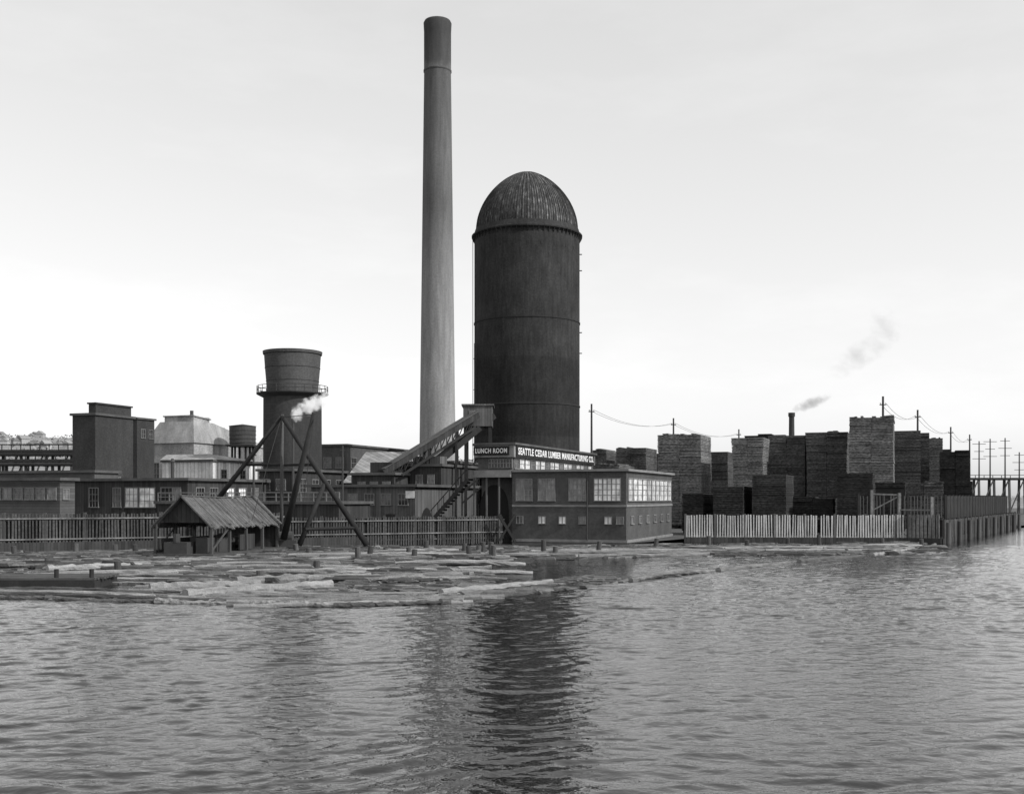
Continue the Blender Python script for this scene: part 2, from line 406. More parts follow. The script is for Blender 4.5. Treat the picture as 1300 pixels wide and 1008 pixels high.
# ---------------------------------------------------------------- silo
d=150; cx=X(669,d)
e=empty('storage_silo',(cx,d,G),0,'huge dark brick cylindrical silo with ribbed dome','silo')
SR=7.15; z1=Z(302,d)-G; z2=Z(294,d)-G; z3=Z(219,d)-G
zb1=Z(412,d)-G; zb2=Z(517,d)-G
m=MB(); m.lathe([(SR,-.5),(SR,zb2),(SR,zb1),(SR,z1)],96,0,False); m.make('wall',M_silo,e,smooth=True)
for zz in (zb1,zb2):
    m=MB(); m.lathe([(SR-.05,zz-.12),(SR+.08,zz-.09),(SR+.08,zz+.09),(SR-.05,zz+.12)],96,0,False); m.make('iron_band',M_dark,e)
m=MB(); m.lathe([(SR-.1,z1-.35),(SR+.36,z1-.1),(SR+.38,z1+.08),(SR+.1,z1+.2),(SR-.1,z2)],96,0,False)
for i in range(64):
    t=2*math.pi*i/64; c,s=math.cos(t),math.sin(t)
    m.beam(((SR-.05)*c,(SR-.05)*s,z1-.75),((SR+.3)*c,(SR+.3)*s,z1-.15),.10,.12)
m.make('cornice',M_silo,e)
DR=SR-.25; DH=z3-z2
def dprof(t): return DR*max(0,(1-t**1.9))**.62
m=MB(); prof=[(max(dprof(i/30),.12),z2+DH*i/30) for i in range(31)]
m.lathe(prof,120,0,True)
for i in range(120):
    t=2*math.pi*i/120; c,s=math.cos(t),math.sin(t)
    top_=30 if i%4==0 else (26 if i%2==0 else 20)
    for j in range(0,top_,1):
        a,b=prof[j],prof[min(j+1,30)]
        m.beam(((a[0]+.02)*c,(a[0]+.02)*s,a[1]),((b[0]+.02)*c,(b[0]+.02)*s,b[1]),.05,.08,1)
m.make('dome',[M_dome,M_plankd],e)
m=MB(); la=math.radians(188)
for dx in (-.25,.25):
    m.beam(((SR+.25)*math.cos(la),(SR+.25)*math.sin(la)+dx,0),((SR+.25)*math.cos(la),(SR+.25)*math.sin(la)+dx,z1),.06)
for k in range(int(z1/.5)):
    m.beam(((SR+.25)*math.cos(la),(SR+.25)*math.sin(la)-.25,k*.5),((SR+.25)*math.cos(la),(SR+.25)*math.sin(la)+.25,k*.5),.04)
m.make('ladder',M_steel,e)
m=MB(); la_=math.radians(200); zz0,zz1=0,Z(442,d)
m.cyl(((SR+.3)*math.cos(la_),(SR+.3)*math.sin(la_),zz0),((SR+.3)*math.cos(la_),(SR+.3)*math.sin(la_),zz1),.12,n=8)
for k in range(6):
    z=zz0+(zz1-zz0)*(k+.5)/6
    m.beam(((SR-.1)*math.cos(la_),(SR-.1)*math.sin(la_),z),((SR+.5)*math.cos(la_),(SR+.5)*math.sin(la_),z),.1)
m.make('drain_pipe',M_steel,e)
for zz in (z1-2.4,z1-4.6,zb1-1.2,zb1-4):
    m=MB(); la_=math.radians(-4); c,s=math.cos(la_),math.sin(la_)
    m.beam(((SR-.1)*c,(SR-.1)*s,zz),((SR+.32)*c,(SR+.32)*s,zz),.12); m.make('bracket',M_steel,e)
for k in range(9):
    t=math.radians(-150+k*15)
    m=MB(); c,s=math.cos(t),math.sin(t); r=SR
    m.beam(((r-.1)*c,(r-.1)*s,z1-2.2),((r+.03)*c,(r+.03)*s,z1-2.2),.28,.4); m.make('vent',M_dark,e)

# ---------------------------------------------------------------- water tower
d=150; cx=X(371.5,d)
e=empty('water_tower',(cx,d,G),0,'round dark brick water tower with flared tank and walkway','water tower')
za=Z(500,d)-G; zt=Z(447,d)-G; r0=3.95
m=MB(); m.lathe([(r0,-.5),(r0-.05,za)],56,0,False); m.make('shaft',M_brick,e,smooth=True)
m=MB(); m.lathe([(3.45,za),(3.52,za+1.6),(3.68,za+3.4),(3.8,zt-.5),(3.74,zt-.45),(3.95,zt-.4),(4.0,zt),(3.6,zt),(3.6,zt-.3)],56,0,True)
m.make('tank',M_brickmid,e)
for zz,rr in ((za+1.6,3.52),(za+3.4,3.68)):
    m=MB(); m.lathe([(rr,zz),(rr+.06,zz+.03),(rr+.02,zz+.06)],56,0,False); m.make('hoop',M_brick,e)
m=MB(); m.lathe([(3.9,za-.6),(4.8,za-.15),(4.85,za),(3.4,za+.02)],40,0,False)
for i in range(24):
    t=2*math.pi*i/24; c,s=math.cos(t),math.sin(t); m.beam((4.75*c,4.75*s,za),(4.75*c,4.75*s,za+.95),.07)
for zz in (.5,.95): m.lathe([(4.73,za+zz-.04),(4.79,za+zz),(4.73,za+zz+.04)],40,0,False)
m.make('walkway',M_steel,e)

# ---------------------------------------------------------------- left buildings
def winrow(e,face,start,step,n,w,t0,t1,nx=2,ny=3,g=None,off=0):
    for k in range(n): window(e,face,start+k*step,start+k*step+w,t0,t1,nx,ny,g,off)
e,w,l,h=block('brick_tower_building',121,140,92,169,527,M_brick,'dark square brick tower block with raised roof house')
m=MB(); m.box(-w*.35,-.15,.25,l-.2,h+.3,h+1.45); m.box(-w*.35-.15,0.02,.1,l-.05,h+1.45,h+1.65); m.make('penthouse',M_brick,e)
for zz in (2.5,5.6): winrow(e,'r',1,2.6,2,1.0,zz,zz+1.3,2,3,M_glassm)
winrow(e,'f',-2.6,1.5,1,.9,6,7.3,2,3)
(cx,cy),w,l=frame(246,185,186,340)
e=empty('pale_mill_building',(cx,cy,G),YAW,'pale mill building with sloping roofs stepping down','building')
hE=Z(562,185)-G; hT=Z(534,185)-G
m=MB(); m.box(-w,0,0,l,-.4,hE); m.make('wall',M_pale,e)
m=MB(); b0=[(-w-.3,-.3),(.3,-.3),(.3,l+.3),(-w-.3,l+.3)]; t0_=[(-w*.80,l*.05),(-.9,l*.05),(-.9,l*.30),(-w*.80,l*.30)]
m.add([(x,y,hE) for x,y in b0]+[(x,y,hT) for x,y in t0_],[(0,1,5,4),(1,2,6,5),(2,3,7,6),(3,0,4,7),(4,5,6,7),(3,2,1,0)])
m.make('roof',M_pale2,e)
m=MB(); m.box(-w*.74,-1.2,l*.07,l*.27,hT+.01,hT+.9); m.add([(-w*.76,l*.06,hT+.9),(-1.0,l*.06,hT+.9),(-1.0,l*.28,hT+.5),(-w*.76,l*.28,hT+.5),(-w*.76,l*.06,hT+1.1),(-1.0,l*.06,hT+1.1),(-1.0,l*.28,hT+.7),(-w*.76,l*.28,hT+.7)],[(0,1,5,4),(1,2,6,5),(2,3,7,6),(3,0,4,7),(4,5,6,7)]); m.make('penthouse',M_pale,e)
m=MB(); m.cyl((-w*.3,l*.15,hT+.8),(-w*.3,l*.15,hT+2.0),.3,n=10); m.cyl((-2,l*.5,hE+1),(-2,l*.5,hE+3.2),.25,n=10); m.make('vent_pipe',M_steel,e)
winrow(e,'r',l*.08,l*.11,8,1.7,hE*.55,hE*.72,2,3,M_glass)
winrow(e,'f',-w*.85,w*.25,3,1.2,hE*.55,hE*.75,2,3,M_glass)
e,w,l,h=block('grey_loft_building',174,178,160,196,532,M_brick,'narrow dark brick loft building with flat roof')
winrow(e,'r',1,1.9,2,.9,h-3,h-1.6,2,2,M_glass)
e,w,l,h=block('limewashed_shed',270,150,206,334,586,M_bright,'limewashed shed with low dark lean roof','shed',.2)
winrow(e,'r',2,4.5,3,1.1,h-2.2,h-1.1,2,2,M_glass)
m=MB(); m.add([(-w-.25,-.25,h+.3),(.25,-.25,h+.3),(.25,l+.25,h+.3),(-w-.25,l+.25,h+.3),(-w-.25,l*.1,h+1.1),(-1.5,l*.1,h+1.1)],[(0,1,5,4),(1,2,5),(2,3,4,5),(3,0,4)]); m.make('hipped_roof',M_pale2,e)
d=190; e=empty('storage_tank',(X(308,d),d,G),0,'small dark riveted tank on tall stand','tank')
m=MB(); zt=Z(541,d)-G; zbm=Z(565,d)-G
m.lathe([(2.2,zbm),(2.25,zt-.1),(2.35,zt),(0.05,zt+.35)],28)
for k in range(4): m.lathe([(2.25,zbm+.7*k+.3),(2.32,zbm+.7*k+.36),(2.25,zbm+.7*k+.42)],28,0,False)
m.make('tank',M_steel,e)
m=MB()
for i in range(6):
    t=i*math.pi/3; m.beam((1.8*math.cos(t),1.8*math.sin(t),0),(1.8*math.cos(t),1.8*math.sin(t),zbm),.3)
m.box(-2.4,2.4,-2.4,2.4,zbm-.3,zbm); m.make('stand',M_dark,e)

e,w,l,h=block('long_low_shed',238,120,88,338,610,M_plankd,'long low dark timber shed with bright windows','shed',.4)
for s0,wd,g in ((-13.2,1.2,M_glass),(-9.9,1.0,M_glassm),(-8.2,1.6,M_glassw),(-6.3,2.0,M_glassw),(-3.4,1.5,M_glass),(-1.9,1.0,M_glassm)):
    window(e,'f',s0,s0+wd,h-2.9,h-.8,3,3,g)
for s0,g in ((1.5,M_glass),(4.0,M_glass),(7.2,M_glassw),(9.6,M_glassw),(12.2,M_glassm)):
    window(e,'r',s0,s0+1.4,h-2.6,h-.8,3,3,g)
m=MB(); m.cyl((-5,4,h),(-5,4,h+2.2),.2,n=10); m.cyl((-5,4,h+2.2),(-5,4,h+2.6),.3,.12,10); m.make('stove_pipe',M_steel,e)
e,w,l,h=block('boat_store_shed',76,112,-60,95,610,M_hplank,'low clapboard store shed with small paned windows','shed',.35)
for k in range(7): window(e,'f',-10.2+k*1.45,-10.2+k*1.45+1.0,h-1.9,h-.8,2,2,M_glassm)
winrow(e,'r',.4,1.2,1,.8,h-1.9,h-.9,2,2,M_glassm)
e,w,l,h=block('flat_roof_shed',120,128,-80,150,600,M_roof,'grey flat roofed shed by brick tower','shed',.3)
for yy,dd,lab in ((578,175,'dark timber lumber tramway trestle'),(590,165,'low timber tramway with pipes')):
    e=empty('tramway_trestle',(X(-70,dd),dd,G),0,lab,'trestle')
    zt=Z(yy-8,dd)-G; L=X(97,dd)-X(-70,dd)
    m=MB(); m.box(0,L,0,3,zt-.5,zt-.1); m.box(0,L,0,.15,zt+.6,zt+.8); 
    m.cyl((0,-.3,zt-.9),(L,-.3,zt-.9),.3,n=10)
    for k in range(int(L/1.5)+1): m.beam((k*1.5,.1,zt-.1),(k*1.5,.1,zt+.8),.12)
    m.make('deck',M_dark,e)
    for k in range(int(L/4)+1):
        p=MB(); p.beam((k*4,.3,0),(k*4,.3,zt-.5),.35); p.beam((k*4,2.7,0),(k*4,2.7,zt-.5),.35); p.beam((k*4,.1,1),(k*4+3.6,.1,zt-.7),.2); p.make('bent',M_timber,e)
e,w,l,h=block('grey_warehouse',440,170,405,530,566,M_brickmid,'grey brick warehouse behind the tower','warehouse',.3)
winrow(e,'r',1.5,3.2,7,1.6,h-3.4,h-1.8,3,2,M_glass)
winrow(e,'f',-4,2.2,2,1.3,h-3.4,h-1.8,3,2,M_glassm)
e,w,l,h=block('plank_sided_shed',372,134,330,455,598,M_plankd,'dark plank sided shed under derrick','shed',.4)
winrow(e,'f',-4.5,2.2,2,1.2,h-2.3,h-1.0,2,3,M_glassm)
winrow(e,'r',1.5,3,4,1.4,h-2.5,h-1.0,2,3,M_glass)
e,w,l,h=block('dockside_freight_shed',527,122,395,604,618,M_plank,'weathered grey freight shed along the dock','shed',.45)
for k in range(5): window(e,'f',-10.4+k*2.1,-10.4+k*2.1+1.1,h-2.0,h-.8,3,2,M_glassm if k in(1,3) else M_glass)
m=MB(); pts=[(3.0+1.6*math.cos(t),.5+2.2*math.sin(t)) for t in [math.pi*i/12 for i in range(13)]]
m.add([(.03,y,z+.4) for y,z in pts]+[(-.03,y,z+.4) for y,z in pts],[tuple(range(13))]); m.make('arch_opening_shade',M_signarchblk,e)  # flat black face paints the shade of an open archway
m=MB(); m.box(-1.1,-.05,-.16,-.06,h-1.25,h-.45); sg=m.make('notice_board',M_white,e)
m=MB(); m.box(-3.6,-2.4,-.10,-.02,.2,2.4); m.make('door',M_dark,e)
e,w,l,h=block('conveyor_foot_shed',500,127,446,566,603,M_plankd,'dark plank shed at conveyor foot','shed',.35)
winrow(e,'f',-4.6,1.6,3,.9,h-1.8,h-.8,2,2,M_glassm)
m=MB(); m.box(-w*.6,-.5,.5,l*.4,h+.3,h+1.5); m.box(-w*.2,-.1,l*.5,l*.9,h+.3,h+2.4); m.make('roof_hatch',M_plankd,e)
e,w,l,h=block('transfer_house',560,129,520,604,592,M_plankd,'dark boarded transfer house under conveyor','shed',.3)
winrow(e,'f',-3.2,1.5,2,.8,h-2,h-1,2,2,M_glassm)
m=MB(); m.cyl((-2.6,1,h+.3),(-2.6,1,h+2.2),.22,n=10); m.box(-1.6,-.3,.4,2.4,h+.3,h+1.2); m.make('roof_box',M_plank,e)
e,w,l,h=block('railed_platform_shed',430,112,200,470,640,M_plankd,'low dark dock shed with open rail','shed',.3)
m=MB()
for k in range(16):
    m.beam((-w+k*w/15,.1,h+.3),(-w+k*w/15,.1,h+1.2),.1)
m.beam((-w,.1,h+1.2),(0,.1,h+1.2),.1); m.beam((-w,.1,h+.75),(0,.1,h+.75),.07); m.make('railing',M_trim,e)

d=142; e=empty('pale_roofed_mill_hall',(X(438,d),d,G),0,'mill hall with broad pale sloping roof','building')
L=X(522,d)-X(438,d); ze=Z(612,d)-G; zr=Z(574,152)-G
m=MB(); m.add([(0,0,0),(L,0,0),(L,0,ze),(0,0,ze),(0,16,0),(L,16,0),(L,16,ze),(0,16,ze),(L*.2,9,zr-.2),(L-1,9,zr-.2)],[(0,1,2,3),(1,5,6,9,2),(4,0,3,8,7),(5,4,7,8,9,6)]); m.make('wall',M_hplank,e)
m=MB(); m.add([(-.3,-.4,ze-.1),(L+.3,-.4,ze-.1),(L-.8,9,zr),(L*.2-.2,9,zr),(L+.3,16.4,ze),(-.3,16.4,ze)],[(0,1,2,3),(3,2,4,5),(0,3,5),(1,4,2)]); m.make('roof',M_paleroof,e)

# conveyor
d0,d1=128,134
A=Vector((X(484,d0),d0,Z(600,d0))); B=Vector((X(604,d1),d1,Z(527,d1)))
e=empty('inclined_conveyor',(A.x,A.y,G),0,'dark trussed sawdust conveyor climbing to silo head house','conveyor')
O=Vector((A.x,A.y,G)); a=A-O; b=B-O
m=MB(); m.beam(a,b,1.8,.75); m.beam(a+Vector((0,0,.45)),b+Vector((0,0,.45)),2.1,.08,1); m.make('gallery',[M_plankd,M_roof],e)
dn=Vector((.0,-.85,-1.5))
m=MB(); m.beam(a+dn+Vector((2.5,0,1.2)),b+dn,.2,.28)
for k in range(3,16):
    p=a.lerp(b,k/16); q=a.lerp(b,(k+1)/16); m.beam(p+dn,p+Vector((0,-.85,-.3)),.12); m.beam(p+dn,q+Vector((0,-.85,-.3)),.10)
m.make('truss',M_dark,e)
for k in (6,9.5):
    p=a.lerp(b,k/12); g=MB()
    g.beam((p.x-.1,p.y-1.1,0),(p.x,p.y-.8,p.z-.4),.28); g.beam((p.x+.1,p.y+1.1,0),(p.x,p.y+.8,p.z-.4),.28); g.make('support_leg',M_dark,e)
A2=Vector((X(545,131),131,Z(594,131))); B2=Vector((X(624,136),136,Z(528,136))); a2=A2-O; b2=B2-O
m=MB(); m.beam(a2,b2,1.6,.7); m.make('lower_gallery',M_dark,e)
m=MB(); hz0=Z(541,134)-G; hz1=Z(515,134)-G; hx0=X(588,134)-O.x; hx1=X(625,134)-O.x
m.box(hx0,hx1,134-O.y,139-O.y,hz0,hz1); m.box(hx0-.2,hx1+.2,133.8-O.y,139.2-O.y,hz1,hz1+.2); hh=m.make('head_house',M_plank,e)
m=MB(); m.box(hx0+.7,hx0+1.5,133.93-O.y,133.99-O.y,hz0+.9,hz0+1.9); m.make('hatch',M_glassm,hh)
for k in range(4):
    g=MB(); x=hx0+.3 if k%2 else hx1-.3; y=(134.3 if k<2 else 138.7)-O.y
    g.beam((x,y,0),(x,y,hz0),.35); g.beam((hx0+.3,y,hz0*(.3+.1*k)),(hx1-.3,y,hz0*(.5+.1*k)),.2); g.make('support_leg',M_dark,e)
e,w,l,h=block('boiler_house',575,138,500,640,588,M_brick,'dark brick boiler house at chimney foot','building',.3)
winrow(e,'f',-7.4,1.9,4,1.1,h-2.6,h-.8,2,3,M_glassm)
winrow(e,'r',1,2.4,5,1.2,h-3,h-1,2,3,M_glass)

# ---------------------------------------------------------------- office / lunch room
OC=(X(795,103),103)
e=empty('office_annex',(OC[0],OC[1],G),YAW,'two storey brick dockside annex with rows of paned windows','building')
AW=11.34; AL=20.2; ht=7.0-G
m=MB(); m.box(-AW,0,0,AL,-.8,ht); m.make('wall',M_office,e)
m=MB(); m.box(-AW+.05,.3,-.3,AL+.3,ht,ht+.22); m.make('roof',M_trim,e)
m=MB(); m.box(-AW,.08,-.08,AL+.08,3.35,3.55); m.box(-AW,.12,-.12,AL+.1,-.7,.25); m.make('string_course',M_trim,e)
u0=lambda px:(lambda k:-( (OC[0]-k*OC[1])/(U.x-k*U.y)))((px-650)/F)
for a_,b_,g in ((655,676,M_glassm),(683,705,M_glassm),(722,744,M_glassm),(754,788,M_glassw)):
    s0,s1=u0(a_),u0(b_); n=2 if b_-a_<30 else 3
    for k in range(n):
        q=(s1-s0)/n; window(e,'f',s0+k*q+.06,s0+(k+1)*q-.06,3.95,6.0,2,4,g)
for px in (656,684,710,735,768,783):
    s=u0(px); window(e,'f',s,s+.62,1.75,2.4,2,1,M_glassw if px in(684,710,768) else M_glassm)
for k in range(10):
    s=.7+k*1.93; window(e,'r',s,s+1.6,3.95,6.0,3,4,M_glassw)
for k in range(6):
    s=1.6+k*3.2; window(e,'r',s,s+1.0,1.75,2.4,2,1,M_glassm)
m=MB(); m.cyl((-AW*.33,-.14,.2),(-AW*.33,-.14,ht),.06,n=8); m.make('drain_pipe',M_steel,e)

LO=Vector((OC[0],OC[1]))-U*AW
e=empty('lunch_room_building',(LO.x,LO.y,G),YAW,'long upper storey mill office with painted fascia signs','building')
LW=4.1; LL=28.0
def rounded(x0,x1,y0,y1,r,n=8):
    P=[(x1,y0),(x1,y1),(x0,y1)]
    for i in range(n+1):
        t=math.pi+math.pi/2*i/n; P.append((x0+r+r*math.cos(t),y0+r+r*math.sin(t)))
    return P
m=MB(); m.prism(rounded(-LW,-.03,.02,LL,1.6),6.9,8.15); m.make('upper_wall',M_office,e)
m=MB(); m.prism(rounded(-LW+.1,-.04,1.4,LL,.8),-.6,6.2); m.make('wall',M_office,e)
m=MB(); m.prism(rounded(-LW-.5,-.03,-.5,LL,2.0),6.2,6.5); m.prism(rounded(-LW-.35,-.03,-.35,LL,1.9),6.5,6.9); 
m.make('balcony',M_trim,e)
m=MB(); m.prism(rounded(-LW-.35,.28,-.3,LL+.2,1.9),8.15,9.35); m.make('fascia',M_trim,e)
m=MB(); m.prism(rounded(-LW-.55,.5,-.5,LL+.4,2.0),9.35,9.55); m.make('roof',M_roof,e)
for k in range(4): window(e,'f',-2.4+k*.62,-2.4+k*.62+.5,7.15,8.0,2,2,M_glass,off=-.02)
for k in range(17): window(e,'r',.6+k*1.6,.6+k*1.6+1.25,7.1,8.0,3,2,M_glassw if k%3 else M_glassm,off=-.03)
m=MB(); pts=[(-2.4+1.5*math.cos(t),3.2+2.3*math.sin(t)) for t in [math.pi*i/14 for i in range(15)]]
m.add([(-.8,1.36,.2),(-3.9,1.36,.2)]+[(x,1.36,z) for x,z in pts][::-1],[tuple(range(17))]); m.make('arch_opening_shade',M_signarchblk,e)  # arched opening: its dark interior is painted as a black face
m=MB()
for k in range(14): m.box(-LW-.8-k*.28,-LW-.5-k*.28+.0,-.2,1.2,5.9-k*.3,6.1-k*.3)
m.beam((-LW-.5,-.2,6.0),(-LW-4.5,-.2,1.8),.12,.35); m.beam((-LW-.5,-.2,7.1),(-LW-4.5,-.2,2.9),.08)
for k in range(7): m.beam((-LW-.5-k*.64,-.2,6.1-k*.68),(-LW-.5-k*.64,-.2,7.1-k*.68),.06)
m.make('staircase',M_dark,e)
for x in (-3.9,-2.6,-1.3):
    m=MB(); m.cyl((x,-.2,0),(x,-.2,6.2),.11,n=10); m.make('porch_post',M_timber,e)
def text(s,face,s0,s1,t0,t1,off,parent,mat,bold=.0):
    c=bpy.data.curves.new('lettering','FONT'); c.body=s; c.extrude=.02; c.offset=bold; c.space_character=1.12
    o=bpy.data.objects.new('tmp',c); COL.objects.link(o)
    bpy.context.view_layer.update()
    me=bpy.data.meshes.new_from_object(o.evaluated_get(bpy.context.evaluated_depsgraph_get()))
    bpy.data.objects.remove(o)
    xs=[v.co.x for v in me.vertices]; ys=[v.co.y for v in me.vertices]; zs=[v.co.z for v in me.vertices]
    for v in me.vertices:
        a=s0+(v.co.x-min(xs))/(max(xs)-min(xs))*(s1-s0); b=t0+(v.co.y-min(ys))/(max(ys)-min(ys))*(t1-t0); q=off+(v.co.z-min(zs))
        v.co=fm(face,a,b,q)
    me.materials.clear(); me.materials.append(mat); me.name='lettering'
    return mkobj('lettering',me,parent)
m=MB(); m.box(.29,.37,.2,LL-.4,8.2,9.3); s=m.make('sign_board',M_signarchblk,e)
text('SEATTLE CEDAR LUMBER MANUFACTURING CO.','r',.6,LL-.9,8.42,9.12,.38,s,M_white,.022)
m=MB(); m.box(-3.9,-.2,-.38,-.31,8.35,9.2); s=m.make('sign_board',M_signarchblk,e)
text('LUNCH ROOM','f',-3.7,-.4,8.55,9.02,.39,s,M_white,.02)

# ---------------------------------------------------------------- fences
def picket_fence(P,z0,z1,sp,wd,name,label,matp,matr,back=None,jit=.08,posts=3.0,miss=.035,cap=None):
    o0=P[0]; e=empty(name,(o0[0],o0[1],0),0,label,'fence')
    m=MB(); r=MB(); ps=MB(); bk=MB(); cp=MB()
    for a,b in zip(P[:-1],P[1:]):
        a=Vector((a[0]-o0[0],a[1]-o0[1])); b=Vector((b[0]-o0[0],b[1]-o0[1])); L=(b-a).length; dr=(b-a)/L; nr=Vector((dr.y,-dr.x))
        n=int(L/sp)
        for k in range(n):
            if R.random()<miss: continue
            p=a+dr*(k+.5)*sp+nr*.08; t=R.uniform(-jit,jit); q=p+dr*R.gauss(0,.03)
            w=wd*R.uniform(.75,1.15)
            m.add([tuple((c_+dr*s_*w/2+nr*o_*.03).to_3d()+Vector((0,0,zz))) for c_,zz in ((p,z0),(q,z1+t)) for s_,o_ in((-1,-1),(1,-1),(1,1),(-1,1))],
              [(0,1,2,3),(4,5,6,7),(0,1,5,4),(1,2,6,5),(2,3,7,6),(3,0,4,7)])
        for zz in (z0+(z1-z0)*.2,z0+(z1-z0)*.85):
            r.beam((a.x,a.y,zz),(b.x,b.y,zz),.08,.14)
        if cap:
            for zz in (z1-.35,z0+1.1):
                pa=a+nr*.16; pb=b+nr*.16; cp.beam((pa.x,pa.y,zz),(pb.x,pb.y,zz),.08,.11)
        for k in range(int(L/posts)+1):
            p=a+dr*k*posts; ps.beam((p.x,p.y,-.5),(p.x,p.y,z1+.12),.22)
        if back: p0=a-nr*.12; p1=b-nr*.12; bk.beam((p0.x,p0.y,(z0+z1)/2),(p1.x,p1.y,(z0+z1)/2),.05,(z1-z0)*back)
    m.make('pickets',matp,e); r.make('rail',matr,e); ps.make('posts',matr,e)
    if back: bk.make('backing_boards',M_dark,e)
    if cap: cp.make('front_rail',cap,e)
    return e
picket_fence([(-60,75.8),(-40,86.8),(-20.2,97.6)],.1,3.2,.25,.15,'dock_fence','tall dark weathered board fence along timber dock',M_picket2,M_timber,.82,.04,3,.03,M_picket3)
picket_fence([(-19.8,97.8),(-.8,107.6)],.1,2.75,.25,.15,'dock_fence','lower dark weathered board fence beside derrick',M_picket2,M_timber,.9,.04,3,.03,M_picket3)
picket_fence([(17.8,113.2),(39.6,111.2)],.4,2.75,.26,.14,'picket_fence','white painted picket fence fronting lumber yard',M_picket,M_timber,None,.06,3.0,.02)
picket_fence([(39.9,111.0),(42.4,108.7)],.0,2.8,.40,.30,'plank_fence','pale broad plank fence at the dock corner',M_picket3,M_timber,.8,.03)
picket_fence([(42.6,109.0),(75.0,164.2)],-.2,2.3,.36,.29,'dock_fence','dark timber plank fence along far dock',M_picket2,M_dark,.9,.05,3,.05)
picket_fence([(36.3,115.5),(45,114.5),(74.5,166)],2.2,4.7,.34,.10,'slatted_screen_fence','tall open slatted screen above the dock',M_timber,M_dark,None,.02,2.5)
e=empty('post_frame',(36.6,112.2,0),0,'tall weathered post frame at end of picket fence','frame')
for x,y,z in ((0,0,5.3),(2.6,-.6,5.0),(5.2,-2.4,4.6)):
    m=MB(); m.beam((x,y,-.3),(x,y,z),.26); m.make('post',M_picket3,e)
m=MB(); m.beam((0,0,4.9),(2.6,-.6,4.8),.16); m.beam((0,0,3.2),(2.6,-.6,4.7),.12); m.beam((2.6,-.6,3.3),(5.2,-2.4,3.3),.14); m.make('crossbar',M_picket3,e)

# ---------------------------------------------------------------- lumber stacks
def stack(xl,xr,ytop,d,mat,label,z0=G,flare=.0,maxl=8.0):
    if (xr-650)/F>.36: xc=xr; (cx,cy),w,_l=frame(xc,d,xl,xr)
    else:
        for xc in [xr-14+q*.5 for q in range(29)]:
            cx,cy=X(xc,d),d; ex=(cx+V.x*maxl)/(cy+V.y*maxl)*F+650
            if ex>=xr: break
        (cx,cy),w,_l=frame(xc,d,xl,xr)
    l=maxl; h=Z(ytop,d)-z0
    e=empty('lumber_stack',(cx,cy,z0),YAW,label,'lumber stack','stacks of cedar lumber in the yard')
    m=MB(); pitch=.20; n=int((h-.5)/pitch)
    nc=max(1,round(w/2.6)); zs=(h-.5)/(n*pitch)
    tops=[n-R.choice([0,0,0,1]) for _ in range(nc)]; tops[R.randrange(nc)]=n
    for c in range(nc):
        x0=-w+c*w/nc; x1=-w+(c+1)*w/nc-.02
        ox=oy=0; nxt=0
        for k in range(tops[c]):
            if k==nxt: ox=R.gauss(0,.016); oy=R.gauss(0,.045); nxt=k+R.randint(9,22)
            fl=flare*max(0,(k/n-.75))*4
            j=[R.gauss(0,.018) for _ in range(4)]
            if R.random()<.04: j[2]-=R.uniform(0,.25)
            zz=.5+k*pitch*zs; th=pitch*.82*zs*R.uniform(.88,1.05)
            if k==nxt-1: th*=.7
            m.box(x0+ox+j[0]-fl*(c==0),x1+ox+j[1]+fl*(c==nc-1),oy+j[2]-fl,l+oy+j[3],zz,zz+th)
        m.box(x0+.08,x1-.08,.12,l-.2,.2,.5+(tops[c]-.6)*pitch*zs,1)  # dark core stands in for shade in the gaps between layers
        if R.random()<.4:
            for q in range(R.randint(2,6)):
                xx=R.uniform(x0,x1-.4); zt_=.5+tops[c]*pitch*zs; m.box(xx,xx+R.uniform(.2,.6),-.1+R.gauss(0,.1),l*R.uniform(.5,1),zt_,zt_+.06+.03*q)
    m.make('boards',[mat,M_dark],e)
    s=MB()
    for c in range(4):
        for q in range(3):
            x=-w+.4+(w-.8)*c/3; y=.4+(l-.8)*q/2; s.box(x-.2,x+.2,y-.2,y+.2,-.1,.5)
    s.make('footing',M_timber,e)
    return e
